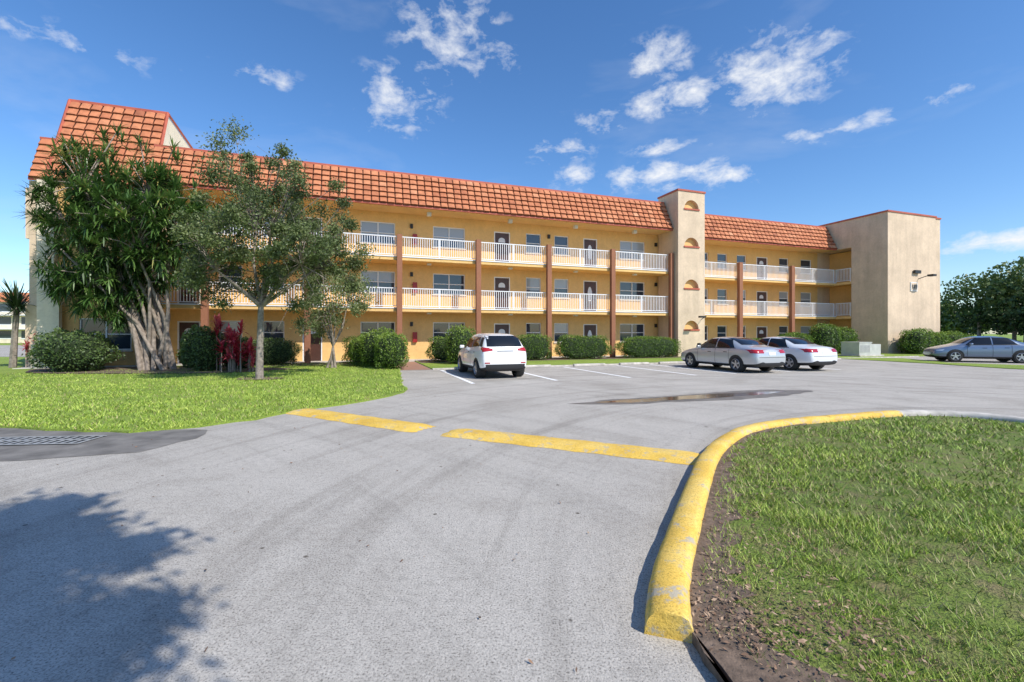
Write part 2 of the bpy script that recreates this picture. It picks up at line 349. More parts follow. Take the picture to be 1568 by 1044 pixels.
ISL=[(1.45,-3),(1.42,1.0),(1.35,1.6),(1.22,2.0),(1.08,2.25)]+offs(OS,.30)
sheet('island_lawn',ISL,.055,'lawndry',.06)
nM=62; wdt=[.24+max(.03,.36*(1-i/nM)+.06*math.sin(i*1.7)+random.uniform(-.03,.03)) for i in range(nM)]
MUL=rough([(1.16,-1),(1.10,1.0),(1.03,1.6),(.97,2.1),(.93,2.33)],.015,.12)[:-8]+IN[:nM]+offs(OS[:nM],wdt)[::-1]+[(1.5,2.0),(1.6,1.2),(1.8,-1)]
sheet('mulch_bed',MUL,.060,'soil',.06)
de=empty('storm_drain',(-7.0,6.72,0),math.radians(5)); b=MB()
b.box(-.74,.74,-.26,.26,.005,.009,'black')
for i in range(13): b.box(-.72+i*.118,-.685+i*.118,-.22,.22,.010,.016,'metal')
for y in (-.26,-.015,.23): b.box(-.76,.76,y,y+.03,.017,.021,'metal')
b.obj('grate',de)
def inpoly(P,x,y):
    P=np.array(P); n=len(P); ins=np.zeros(len(x),bool); j=n-1
    for i in range(n):
        xi,yi=P[i]; xj,yj=P[j]
        c=((yi>y)!=(yj>y))&(x<(xj-xi)*(y-yi)/(yj-yi+1e-12)+xi); ins^=c; j=i
    return ins
def blades(name,poly,n,rmin,rmax,a0,a1,z,hs,ws,dry=0.,pw=1.0,edge=None):
    r=rmin*(rmax/rmin)**(rng.random(n)**pw); a=rng.uniform(a0,a1,n); x=r*np.sin(a); y=r*np.cos(a); k=inpoly(poly,x,y)
    x=x[k];y=y[k];r=r[k]
    pn=np.sin(x*2.1+1.3*np.sin(y*1.7))*np.sin(y*2.6+1.1*np.sin(x*2.9))+.5*np.sin(x*7.3+y*5.1)*np.sin(y*8.1-x*3.3)+.7*np.sin(x*17+3*np.sin(y*11))*np.sin(y*19+2*np.sin(x*13))
    keep=rng.random(len(x))<np.clip(.72+.55*pn-dry*.4,.08,1)
    if edge is not None:
        E=np.array(edge); dd=np.min(np.hypot(x[:,None]-E[None,:,0],y[:,None]-E[None,:,1]),axis=1); keep&=rng.random(len(x))<np.clip((dd-.20)/np.clip(1.15-.12*y,.3,1.1),.09,1)
    x=x[keep];y=y[keep];r=r[keep];pn=pn[keep]; n=len(x)
    sc=np.clip(r/3.5,.8,3.0)
    h=hs*rng.uniform(.4,1.3,n)*np.clip(sc,.8,1.3); wd=ws*sc; th=rng.uniform(0,2*np.pi,n); ln=rng.uniform(.3,1.3,n)*h; la=rng.uniform(0,2*np.pi,n)
    sx=np.cos(th)*wd;sy=np.sin(th)*wd
    v=np.empty((n,3,3)); v[:,0]=np.stack([x-sx,y-sy,np.full(n,z)],1); v[:,1]=np.stack([x+sx,y+sy,np.full(n,z)],1); v[:,2]=np.stack([x+np.cos(la)*ln,y+np.sin(la)*ln,z+h],1)
    t=np.clip(.60+.13*pn+rng.normal(0,.18,n)-dry*.10*(1-pn),0,1); dr_=rng.random(n)<.05+dry*.17; t[dr_]=rng.uniform(0,.25,int(dr_.sum()))
    npmesh(name,v.reshape(-1,3),np.arange(n*3).reshape(-1,3),t,'blade',k=3)
blades('grass_blades',ISL,270000,1.5,13,math.radians(8),math.radians(62),.05,.045,.0034,.7,1.0,OS[::3])
blades('grass_blades',LL,170000,7.2,26,math.radians(-62),math.radians(-10),.03,.045,.0037,0.05,1.0)
n=3000; ii=rng.integers(0,60,n); base=np.array(OS)[ii]; nx=np.array(offs(OS,1.0))[ii]-base; dd=.26+np.abs(rng.normal(0,.45,(n,1)))
C=base+nx*dd+rng.normal(0,.10,(n,2)); C2=np.column_stack([rng.uniform(1.1,2.0,700),rng.uniform(1.3,2.6,700)]); C=np.vstack([C,C2]); k=inpoly(MUL,C[:,0],C[:,1])|inpoly(ISL,C[:,0],C[:,1]); C=C[k]; C=np.column_stack([C,rng.uniform(.065,.085,len(C))])
def flatleaves(name,C,L,mat='debris'):
    n=len(C); th=rng.uniform(0,6.28,n); d=np.column_stack([np.cos(th),np.sin(th),rng.uniform(-.5,.5,n)]); s=np.column_stack([-np.sin(th),np.cos(th),rng.uniform(-.7,.7,n)]); L=L*rng.uniform(.4,1.4,(n,1))
    v=np.stack([C-d*L*.5,C+s*L*.2,C+d*L*.5,C-s*L*.2],1).reshape(-1,3); npmesh(name,v,np.arange(n*4).reshape(-1,4),rng.random(n),mat)
flatleaves('leaf_litter',C,.028)
C=np.column_stack([rng.uniform(-6,1.5,130),rng.uniform(1.6,8,130),np.full(130,.014)]); C=C[~inpoly(ISL+[(0.6,2.4)],C[:,0],C[:,1])]; flatleaves('leaf_litter',C,.03)
# ---------------------------------------------------------------- building
B=empty('apartment_building',(0,0,0),ANG)
Z2,Z3,ZE,ZR=3.0,5.85,8.75,10.65
def wall(b,u0,u1,z0,z1,V,ops,k,g):
    us=sorted({u0,u1,*[o[0] for o in ops],*[o[1] for o in ops]}); zs=sorted({z0,z1,*[o[2] for o in ops],*[o[3] for o in ops]})
    for i in range(len(us)-1):
        for j in range(len(zs)-1):
            cu=(us[i]+us[i+1])/2; cz=(zs[j]+zs[j+1])/2
            if any(o[0]<cu<o[1] and o[2]<cz<o[3] for o in ops): continue
            b.poly([(us[i],V,zs[j]),(us[i+1],V,zs[j]),(us[i+1],V,zs[j+1]),(us[i],V,zs[j+1])],k)
    R=.13
    for (a,c,d,e,kind) in ops:
        b.poly([(a,V,d),(a,V,e),(a,V+R,e),(a,V+R,d)],k); b.poly([(c,V,d),(c,V+R,d),(c,V+R,e),(c,V,e)],k)
        b.poly([(a,V,e),(c,V,e),(c,V+R,e),(a,V+R,e)],k); b.poly([(a,V,d),(a,V+R,d),(c,V+R,d),(c,V,d)],k)
        if kind=='w':
            bl=random.choice(['blind','glass','glass','blind'])
            zm=d+(e-d)*random.choice([.35,.5,.5])
            g.poly([(a,V+R-.004,zm),(c,V+R-.004,zm),(c,V+R-.004,e),(a,V+R-.004,e)],bl); g.poly([(a,V+R-.004,d),(c,V+R-.004,d),(c,V+R-.004,zm),(a,V+R-.004,zm)],'glass')
            f=.055; y0,y1=V+R-.06,V+R-.008
            g.box(a,a+f,y0,y1,d,e,'frame'); g.box(c-f,c,y0,y1,d,e,'frame'); g.box(a+f,c-f,y0,y1,e-f,e,'frame'); g.box(a+f,c-f,y0,y1,d,d+f,'frame')
            nm=2 if c-a>1.5 else 1
            for q in range(1,nm): g.box(a+(c-a)*q/nm-.03,a+(c-a)*q/nm+.03,y0+.004,y1-.003,d+f,e-f,'frame')
            g.box(a+f,c-f,y0+.007,y1-.005,(d+e)/2-.022,(d+e)/2+.022,'frame')
            g.box(a-.06,c+.06,V-.06,V-.002,d-.08,d,'light')
        else:
            g.box(a,c,V+R-.05,V+R-.005,d,e,'door')
            g.box(a,a+.06,V+.01,V+R-.052,d,e,'frame'); g.box(c-.06,c,V+.01,V+R-.052,d,e,'frame'); g.box(a+.06,c-.06,V+.01,V+R-.052,e-.06,e,'frame')
            cx=(a+c)/2
            if kind=='do':
                pts=[(cx+.17*math.cos(t),V+R-.055,d+1.25+.5*math.sin(t)) for t in [i*math.pi/10 for i in range(20)]]; g.poly(pts,'doorw')
            else:
                pts=[(cx-.22,V+R-.055,d+1.5),(cx+.22,V+R-.055,d+1.5)]+[(cx+.22*math.cos(t),V+R-.055,d+1.62+.18*math.sin(t)) for t in [i*math.pi/8 for i in range(9)]]; g.poly(pts,'doorw')
WV=27.4
bays=[(.42,2.35,'w'),(4.56,6.53,'w'),(8.4,9.46,'d'),(10.55,11.6,'w'),(12.55,13.6,'w'),(14.7,15.75,'do'),(17.55,19.6,'w'),(21.2,22.0,'w'),(-4.55,-3.5,'w'),(-2.6,-1.6,'d'),(-6.6,-5.5,'w'),(-8.4,-7.4,'d')]
b=MB(); g=MB()
for fi,z in enumerate((.06,Z2,Z3)):
    top=(Z2-.2,Z3-.2,ZE)[fi]
    ops=[]
    for (a,c,k) in bays:
        if k=='w': ops.append((a,c,z+.95,z+2.2,k))
        else: ops.append((a,c,z+.0,z+2.15,k))
    wall(b,-9.13,22.9,z,top,WV,ops,'wall',g)
    for u in (3.2,12.05,-.6,20.4):
        g.box(u,u+.16,WV-.12,WV-.001,z+1.95,z+2.2,'black')
    g.box(3.35,3.6,WV-.16,WV-.001,z+1.0,z+1.6,'red')
    for u in (4.2,9.2,13.7,18.2): g.box(u-.12,u+.12,26.5,26.74,top-.34 if fi==2 else top-.1,(top-.13) if fi==2 else top-.004,'doorw')
b.obj('front_walls',B); g.obj('windows_and_doors',B)
b=MB()
for z in (Z2,Z3):
    b.box(-9.13,20.64,25.86,WV-.002,z-.2,z,'wall'); b.box(-9.13,20.64,25.82,25.858,z-.03,z+.03,'rail')
b.box(-9.12,20.64,25.85,WV-.002,ZE-.12,ZE,'soffit')
for u in (-6.75,-2.2,2.43,6.91,11.4,15.9):
    b.box(u-.14,u+.14,25.56,25.81,.0,Z3+1.18,'col')
b.box(20.35,20.63,25.56,25.81,0,Z3+1.18,'col')
b.box(-9.13,22.9,WV+.3,38,0,ZR-.3,'light')
b.obj('slabs_and_columns',B)
def rail(b,u0,u1,V,z,axis='u'):
    top=z+1.12
    def bx(a,c,d,e,z0,z1):
        if axis=='u': b.box(a,c,V+d,V+e,z0,z1,'rail')
        else: b.box(V+d,V+e,a,c,z0,z1,'rail')
    bx(u0,u1,-.03,.03,top-.05,top); bx(u0,u1,-.02,.02,z+.09,z+.13)
    n=max(2,int((u1-u0)/.125)); 
    for i in range(n+1):
        u=u0+(u1-u0-.03)*i/n; bx(u,u+.03,-.014,.014,z+.131,top-.051)
    m=max(1,round((u1-u0)/2.2))
    for i in range(m+1):
        u=u0+(u1-u0-.05)*i/m; bx(u,u+.05,-.026,.026,z,top-.052)
b=MB()
cols=[-9.0,-6.75,-2.2,2.43,6.91,11.4,15.9,20.6]
for z in (Z2,Z3):
    for a,c in zip(cols[:-1],cols[1:]): rail(b,a+.02,c-.02,25.9,z)
b.obj('balcony_railings',B)
b=MB(); g=MB(); RV=29.0; RE=27.4
rb=[(24.2,25.0,'w'),(27.6,28.6,'w'),(25.8,26.7,'w'),(31.7,32.9,'d'),(34.2,35.3,'w'),(29.6,30.6,'w'),(36.7,38.0,'w')]
for fi,z in enumerate((.06,Z2,Z3)):
    top=(Z2-.2,Z3-.2,ZE)[fi]
    wall(b,22.9,38.7,z,top,RV,[(a,c,z+.95,z+2.15,k) if k=='w' else (a,c,z,z+2.1,k) for a,c,k in rb],'wall',g)
b.poly([(22.9,WV,0),(22.9,RV,0),(22.9,RV,ZE),(22.9,WV,ZE)],'wall')
for z in (Z2,Z3):
    b.box(22.95,38.68,RE,RV-.002,z-.2,z,'wall'); b.box(22.95,38.68,RE-.04,RE-.002,z-.03,z+.03,'rail')
b.box(22.95,38.68,RE,RV-.002,ZE-.12,ZE,'soffit')
for u in (28.1,33.5): b.box(u-.16,u+.16,RE-.3,RE-.045,0,Z3+1.18,'col')
b.box(22.95,38.7,RE,RV,0,.06,'conc'); b.box(22.9,38.7,RV+.3,38,0,ZR-.3,'light')
r=MB()
for z in (Z2,Z3):
    for a,c in ((23,28.1),(28.1,33.5),(33.5,38.6)): rail(r,a+.02,c-.02,RE+.04,z)
    rail(r,26.15,27.4,38.72,z,'v')
b.obj('right_section',B); g.obj('right_windows',B); r.obj('right_railings',B)
def tiles(name,u0,u1,V0,z0,V1,z1,rows,tw=.42):
    b=MB(); e=Vector((0,V1-V0,z1-z0)); L=e.length; e/=L; nrm=Vector((0,-e.z,e.y)) ; nt_=max(1,round((u1-u0)/tw)); tw=(u1-u0)/nt_
    b.poly([(u0,V0,z0),(u1,V0,z0),(u1,V1,z1),(u0,V1,z1)],'tiledark')
    pr=[(0.055,.02),(.14,.05),(.5,.058),(.86,.05),(.945,.02)]
    for r in range(rows):
        s0=L*r/rows; s1=L*(r+1)/rows+.02; rj=random.uniform(-.03,.03)
        for i in range(nt_):
            t=min(1,max(0,random.gauss(.5,.13)+rj)); j=random.uniform(-.012,.012); k0=random.uniform(-.006,.010)
            ps=[];pt=[]
            for (f,h) in pr:
                u=u0+(i+f)*tw
                ps.append(Vector((u,V0,z0))+e*(s0+j)+nrm*(h+.085+k0)); pt.append(Vector((u,V0,z0))+e*min(s1,L)+nrm*(h-.005))
            for q in range(4): b.poly([ps[q],ps[q+1],pt[q+1],pt[q]],'tile',t)
            lo=[p-nrm*.10 for p in (ps[0],ps[-1])]
            b.poly([lo[0],lo[1]]+ps[::-1],'tile',0)  # lower edge in darkest tint, paints the shadow line between rows
            b.poly([ps[0],pt[0],pt[0]-nrm*.05,lo[0]],'tile',0); b.poly([ps[-1],lo[1],pt[-1]-nrm*.05,pt[-1]],'tile',0)
    b.box(u0,u1,V0-.02,V0+.1,z0-.1,z0-.002,'coping')
    return b.obj(name,B)
tiles('mansard_main',-9.1,20.62,25.72,ZE-.05,26.6,ZR,6)
tiles('mansard_right',22.95,38.62,27.25,ZE-.05,28.15,ZR,6)
tiles('mansard_block',-13.1,-9.15,26.45,8.6,28.3,12.97,11,.42)
tiles('mansard_end',-13.75,-13.15,26.45,8.6,27.3,ZR,6)
b=MB()
b.box(-9.1,20.6,26.56,26.8,ZR,ZR+.12,'coping'); b.box(22.95,38.65,28.1,28.35,ZR,ZR+.12,'coping')
b.box(-13.15,-9.05,28.25,28.5,12.97,13.1,'coping'); b.box(-13.75,-13.12,27.25,27.45,ZR,ZR+.1,'coping')
b.box(-9.1,22.9,26.8,38,ZR-.3,ZR-.01,'light'); b.box(22.95,38.65,28.35,38,ZR-.3,ZR-.01,'light')
pr=[(26.6,0),(26.6,8.55),(28.35,12.95),(33,12.5),(33,0)]
for u,f in ((-9.12,1),(-13.1,-1)):
    p=[(u,v,z) for v,z in pr]; b.poly(p if f>0 else p[::-1],'light')
b.poly([(-13.1,28.35,12.95),(-9.13,28.35,12.95),(-9.13,33,12.5),(-13.1,33,12.5)],'light'); b.poly([(-13.1,33,0),(-13.1,33,12.5),(-9.13,33,12.5),(-9.13,33,0)],'light')
def edge(b,P,Q,w_,k):
    b.tube([P,Q],[w_,w_],k,4)
for u in (-9.1,-13.13):
    edge(b,(u,26.4,8.6),(u,28.3,13.05),.08,'coping'); edge(b,(u,28.3,13.05),(u,33,12.6),.07,'coping')
b.box(-13.8,-13.1,26.62,38,0,8.5,'cream'); b.box(-13.75,-13.12,27.4,38,8.5,ZR-.02,'cream')
b.box(-14.0,-13.8,26.75,29.5,5.9,8.2,'cream'); b.box(-13.98,-13.8,26.7,29.5,0,3.0,'cream')
b.box(-9.13,-8.8,26.4,27.4,0,ZE-.2,'light')
b.obj('left_block_and_copings',B)
b=MB(); g=MB()
wall(b,-13.1,-9.13,0,8.55,26.58,[(-12.0,-10.0,z+.7,z+2.2,'w') for z in (.1,Z2,Z3)],'wall',g)
b.box(-13.35,-12.75,26.25,26.575,0,8.5,'light'); b.box(-9.7,-9.1,26.25,26.575,0,8.5,'light')
b.box(-12.75,-12.45,26.0,26.24,0,.0+3.1,'light'); b.box(-13.4,-12.1,25.95,26.24,0,1.1,'light')
b.obj('left_block_front',B); g.obj('left_block_windows',B)
T0,T1,TV,TB,TZ=20.66,22.88,25.2,27.3,11.2
b=MB(); cu=(T0+T1)/2; R_=.6; sills=[1.85,4.65,7.5,10.05]; prev=0
for s in sills+[None]:
    if s is None: b.poly([(T0,TV,prev),(T1,TV,prev),(T1,TV,TZ),(T0,TV,TZ)],'cream'); break
    b.poly([(T0,TV,prev),(T1,TV,prev),(T1,TV,s),(T0,TV,s)],'cream'); top=s+R_+.1
    b.poly([(T0,TV,s),(cu-R_,TV,s),(cu-R_,TV,top),(T0,TV,top)],'cream'); b.poly([(cu+R_,TV,s),(T1,TV,s),(T1,TV,top),(cu+R_,TV,top)],'cream')
    N=16; A=[(cu-R_*math.cos(math.pi*i/N),s+R_*math.sin(math.pi*i/N)) for i in range(N+1)]
    for p,q in zip(A[:-1],A[1:]):
        b.poly([(p[0],TV,p[1]),(q[0],TV,q[1]),(q[0],TV,top),(p[0],TV,top)],'cream'); b.poly([(p[0],TV,p[1]),(p[0],TV+.25,p[1]),(q[0],TV+.25,q[1]),(q[0],TV,q[1])],'cream')
    b.poly([(p_[0],TV+.25,p_[1]) for p_ in A],'wall')
    b.poly([(cu-R_,TV,s),(cu+R_,TV,s),(cu+R_,TV+.25,s),(cu-R_,TV+.25,s)],'coping')
    b.box(cu-R_-.05,cu+R_+.05,TV-.06,TV-.003,s-.09,s+.01,'coping'); prev=top
b.poly([(T0,TV,0),(T0,TB,0),(T0,TB,TZ),(T0,TV,TZ)],'cream'); b.poly([(T1,TV,0),(T1,TV,TZ),(T1,TB,TZ),(T1,TB,0)],'cream'); b.poly([(T0,TB,0),(T1,TB,0),(T1,TB,TZ),(T0,TB,TZ)],'cream')
b.box(T0-.05,T1+.05,TV-.05,TB+.05,TZ,TZ+.12,'coping')
b.tube([(T1-.3,TV-.02,2.55),(T1-.3,TV-.5,2.75),(T1-.9,TV-.9,2.72)],[.025]*3,'black'); b.box(T1-1.25,T1-.8,TV-1.0,TV-.8,2.62,2.74,'black')
b.obj('stair_tower',B)
b=MB(); X0,X1,F,ZW=38.7,45.5,23.4,10.92
b.box(X0,44.45,F,F+2.7,0,ZW,'cream'); b.box(X0,44.45,F+2.7,29,ZE-.1,ZW,'cream'); b.box(44.45,X1,F+.25,31,0,ZW,'cream'); 
b.box(X0+.002,44.4,29.01,38,0,ZW,'cream')
b.box(40.2,44.4,26.15,29,0,ZE-.15,'wall')
for z in (Z2,Z3): b.box(X0+.01,40.2,26.12,29,z-.2,z,'wall')
b.box(X0-.06,44.52,F-.06,F+.15,ZW,ZW+.12,'coping'); b.box(X0-.06,X0+.15,F+.15,38,ZW,ZW+.12,'coping'); b.box(44.52,X1+.06,F+.19,F+.4,ZW,ZW+.12,'coping'); b.box(X1-.15,X1+.06,F+.4,31,ZW,ZW+.12,'coping')
b.obj('end_wing',B)
b=MB(); b.box(41.3,42.1,F-.06,F-.003,4.9,5.6,'doorw'); b.box(41.35,42.05,F-.064,F-.061,4.95,5.55,'cream')
for i,c_ in enumerate('231'): b.box(41.45+i*.2,41.57+i*.2,F-.075,F-.066,5.1,5.42,'black')
b.tube([(42.3,F,5.9),(42.3,F-.7,6.1)],[.03,.03],'black'); b.box(42.1,42.5,F-1.1,F-.7,6.0,6.15,'black'); b.box(41.6,42.3,F-.2,F-.05,6.3,6.55,'black'); b.obj('building_number_sign',B)
# ---------------------------------------------------------------- vegetation
def clusters_tree(name,base,trunk_h,cl,r0,bark,leafmat,nleaf,cr,L,wd,stems=1,seed=1,lean=(0,0)):
    rs=random.Random(seed); e=empty(name,(0,0,0)); b=MB(); bx,by=base
    fork=Vector((bx+lean[0],by+lean[1],trunk_h))
    for s in range(stems):
        o=Vector((bx+rs.uniform(-.25,.25)*(stems>1),by+rs.uniform(-.25,.25)*(stems>1),-.02)); m_=o.lerp(fork,.5)+Vector((rs.uniform(-.06,.06),rs.uniform(-.06,.06),0))
        b.tube([o,o+Vector((0,0,.12)),m_,fork],[r0*1.6,r0*1.1,r0*.9,r0*.75],bark,8)
    limbs=[]
    for i in range(9):
        t=Vector(rs.choice(cl)); p=fork.lerp(t,.55)+Vector((rs.uniform(-.3,.3),rs.uniform(-.3,.3),rs.uniform(.1,.5)))
        m_=fork.lerp(p,.5)+Vector((rs.uniform(-.2,.2),rs.uniform(-.2,.2),.15)); b.tube([fork,m_,p],[r0*.6,r0*.42,r0*.25],bark,6); limbs+= [m_,p]
    for c in cl:
        c=Vector(c); s=min(limbs,key=lambda q:(q-c).length); m_=s.lerp(c,.5)+Vector((rs.uniform(-.15,.15),rs.uniform(-.15,.15),rs.uniform(-.05,.2)))
        b.tube([s,m_,c],[r0*.22,r0*.14,r0*.05],bark,4)
        for q in range(4):
            b.tube([c.lerp(m_,.3),c+Vector((rs.gauss(0,1),rs.gauss(0,1),rs.gauss(0,1)))*cr*.8],[r0*.06,r0*.03],bark,3)
    b.obj('trunk_and_limbs',e,smooth=True)
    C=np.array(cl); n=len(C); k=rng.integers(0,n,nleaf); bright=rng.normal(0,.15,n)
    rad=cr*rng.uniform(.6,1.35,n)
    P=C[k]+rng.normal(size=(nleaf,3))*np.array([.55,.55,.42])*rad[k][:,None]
    tint=.45+bright[k]+rng.normal(0,.16,nleaf)+(P[:,2]-C[:,2].mean())*.04  # height term paints foliage shading into the tint, lighter on top
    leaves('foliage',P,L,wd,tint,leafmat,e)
    return e
def lump(c,r,n,seed,top=None):
    q=random.Random(seed); out=[]
    while len(out)<n:
        x,y,z=[q.uniform(-1,1) for _ in range(3)]
        rr=math.sqrt(x*x+y*y+z*z); lim=.86+.2*math.sin(3.1*math.atan2(z,x)+seed)+.12*math.sin(5*math.atan2(y,x)+2*seed)
        if rr<lim and rr>.25 : out.append((c[0]+x*r[0],c[1]+y*r[1],c[2]+z*r[2]))
    return out
cl=lump((-8.1,15.5,4.9),(3.0,2.6,2.6),150,3)+[(-9.9,15.4,8.0),(-9.5,15.6,8.5),(-9.7,15.3,7.5),(-9.0,15.5,7.6),(-7.4,15.5,7.3),(-5.7,15.4,6.0),(-5.4,15.2,5.2),(-6.0,15.5,6.6),(-10.6,15.4,3.4),(-10.2,15.3,2.9),(-9.6,15.1,2.6),(-6.5,15.2,2.7),(-5.9,15.2,3.2),(-7.2,15.1,2.5),(-10.7,15.4,5.2),(-10.5,15.4,6.2)]
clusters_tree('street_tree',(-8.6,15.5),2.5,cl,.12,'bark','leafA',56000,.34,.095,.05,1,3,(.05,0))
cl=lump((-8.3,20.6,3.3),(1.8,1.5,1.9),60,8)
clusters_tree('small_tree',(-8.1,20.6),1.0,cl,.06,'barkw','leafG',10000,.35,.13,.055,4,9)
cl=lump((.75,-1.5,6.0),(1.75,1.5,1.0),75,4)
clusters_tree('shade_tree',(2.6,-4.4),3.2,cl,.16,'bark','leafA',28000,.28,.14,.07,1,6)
def strap(name,ros,parent,nb,L,wd,mat='leafB',droop=.5):
    V=[];Q=[];T=[]; 
    for (p,ax,br,sc) in ros:
        ax=Vector(ax).normalized(); a=ax.orthogonal().normalized(); c=ax.cross(a)
        for i in range(nb):
            th=random.uniform(0,6.283); ph=random.uniform(.15,1.75); d=(ax*math.cos(ph)+(a*math.cos(th)+c*math.sin(th))*math.sin(ph)); s=d.cross(Vector((0,0,1))); 
            if s.length<1e-3: s=a
            s.normalize(); l_=L*sc*random.uniform(.7,1.15); w_=wd*sc*random.uniform(.8,1.2)
            p0=Vector(p)+ax*random.uniform(-.25,.12)*sc; p1=p0+d*l_*.5; p2=p0+d*l_*.95-Vector((0,0,droop*l_*random.uniform(.1,.5)*math.sin(ph)))
            n=len(V); V+= [p0-s*w_*.3,p0+s*w_*.3,p1+s*w_*.5,p1-s*w_*.5,p2+s*w_*.12,p2-s*w_*.12]; Q+=[(n,n+1,n+2,n+3),(n+3,n+2,n+4,n+5)]; t=br+random.gauss(0,.13); T+=[t,t+.08]
    return npmesh(name,np.array([tuple(v) for v in V]),np.array(Q),np.clip(T,0,1),mat,parent)
e=empty('dracaena_tree'); b=MB(); q=random.Random(11); bx,by=-15.0,19.2
cen=Vector((-16.5,19.4,5.9)); ros=[]; stems=[]
for i in range(22):
    o=Vector((bx+.55*q.uniform(-1,1),by+.35*q.uniform(-1,1),0)); x=q.uniform(-1,1); z=q.uniform(-.7,.6)
    t=cen+Vector((x*2.3,q.uniform(-1,1)*1.2,z*2.6)); m1=o.lerp(t,.33)+Vector((q.uniform(-.1,.1)+.3,0,.3)); m2=o.lerp(t,.7)+Vector((q.uniform(-.2,.2)+.15,q.uniform(-.2,.2),.2))
    b.tube([o,m1,m2,t],[.10,.07,.055,.04],'barkw',6); stems+=[m2,t]
for i in range(800):
    while True:
        x,y,z=[q.uniform(-1,1) for _ in range(3)]; r=math.sqrt(x*x+y*y+z*z)
        a_=math.atan2(z,x); lim=.90+.12*math.sin(3*a_+1.0)+.08*math.sin(7*a_)
        if .35<r<lim: break
    p=cen+Vector((x*3.85,y*2.1,z*4.0)); 
    if p.z<2.4 and abs(p.x-bx)<1.1: p.z+=1.0
    s=min(stems,key=lambda k_:(k_-p).length)
    if i%2==0: b.tube([s,s.lerp(p,.5)+Vector((0,0,.1)),p],[.032,.025,.018],'barkw',4)
    ax=(p-cen).normalized()+Vector((0,-.25,.6)); ros.append((p,ax,.42+.12*z+q.gauss(0,.15),q.uniform(.85,1.2)))  # rosette tint rises with height, crown shading put into the colour
for (x,z) in ((-17.6,10.0),(-14.6,9.5),(-16.0,9.8),(-19.3,8.3),(-18.4,9.2),(-20.2,6.0),(-20.1,5.0),(-17,10.3)):
    p=Vector((x,19.6,z)); s=min(stems,key=lambda k_:(k_-p).length); b.tube([s,p],[.04,.025],'barkw',4); ros.append((p,(0,0,1),.5,1.05)); ros.append((p+Vector((.2,0,-.4)),(0,0,1),.4,1.05))
b.obj('stems',e,smooth=True); strap('strap_leaves',ros,e,26,.52,.055)
e=empty('yucca'); b=MB(); b.tube([(-22.6,20.6,0),(-22.5,20.6,1.6),(-22.4,20.6,2.9)],[.14,.11,.1],'bark'); b.obj('trunk',e)
strap('fronds',[((-22.4,20.6,2.9),(0,0,1),.2,1),((-22.4,20.6,2.6),(0,0,1),.15,.9)],e,90,1.35,.07,'leafD',.5)
def cord(x,y,n,h):
    e=empty('cordyline_plant'); b=MB(); r=[]
    for i in range(n):
        px,py,pz=x+random.uniform(-.5,.5),y+random.uniform(-.3,.3),random.uniform(.4,h); b.tube([(px,py,0),(px,py,pz)],[.02,.015],'bark',4); r.append(((px,py,pz),(0,0,1),random.uniform(.4,.85),1))
    b.obj('canes',e); strap('leaves',r,e,24,.42,.08,'leafR',.6)
cord(-11.2,18.3,16,1.9); cord(-10.7,18.5,8,1.1); cord(-21.6,20.8,9,1.8); cord(-11.7,18.5,9,2.1)
def bush(name,c,d,n,mat='leafC',L=.07,rz=0,sq=4,tint0=.45):
    e=empty(name,(c[0],c[1],0),rz); z=rng.normal(size=(n,3)); 
    z/= (np.sum(np.abs(z)**sq,axis=1)**(1/sq))[:,None]
    lump_=1+.10*np.sin(z[:,0]*4+c[0])*np.sin(z[:,2]*5+c[1])+.07*np.sin(z[:,0]*11+z[:,1]*7)
    rr=(1-np.abs(rng.normal(0,.09,n)))*lump_+ (rng.random(n)<.08)*rng.uniform(0,.15,n)
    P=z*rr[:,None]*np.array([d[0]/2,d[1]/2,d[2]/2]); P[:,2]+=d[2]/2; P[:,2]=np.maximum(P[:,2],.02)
    t=tint0+.18*z[:,2]+.12*np.sin(z[:,0]*d[0]*3+c[0])*np.cos(z[:,2]*4)+rng.normal(0,.14,n)  # bush shading painted into the tint, paler towards the top
    leaves('leaves',P,L,L*.55,t,mat,e)
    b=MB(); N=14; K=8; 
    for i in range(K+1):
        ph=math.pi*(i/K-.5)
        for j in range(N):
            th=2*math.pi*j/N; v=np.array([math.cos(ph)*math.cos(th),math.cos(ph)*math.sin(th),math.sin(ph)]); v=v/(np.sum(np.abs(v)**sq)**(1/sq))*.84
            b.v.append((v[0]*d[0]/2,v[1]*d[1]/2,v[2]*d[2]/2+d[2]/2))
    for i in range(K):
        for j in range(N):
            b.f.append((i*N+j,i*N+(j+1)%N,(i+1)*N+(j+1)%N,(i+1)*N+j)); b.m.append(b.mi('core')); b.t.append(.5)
    b.obj('shade_core',e); return e  # solid dark core, painted stand-in for the shade inside the bush
def hb(u0,u1,v,h,dp=1.0,**k):
    x,y=W((u0+u1)/2,v); bush('hedge',(x,y),(u1-u0,dp,h),int(2600*(u1-u0)),rz=ANG,**k)
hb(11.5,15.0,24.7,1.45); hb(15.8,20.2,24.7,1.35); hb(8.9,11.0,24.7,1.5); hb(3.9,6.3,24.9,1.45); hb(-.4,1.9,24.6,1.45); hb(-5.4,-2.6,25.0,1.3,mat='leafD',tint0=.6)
for (x,y,dx,h) in ((-2.6,23.3,1.6,1.95),(-5.3,20.0,1.4,1.6),(-6.2,21.3,1.8,1.8),(-7.0,21.8,1.5,1.4),(-1.5,23.6,1.3,1.5)): bush('shrub',(x,y),(dx,dx,h),4200,sq=2.6,L=.08,tint0=.55)
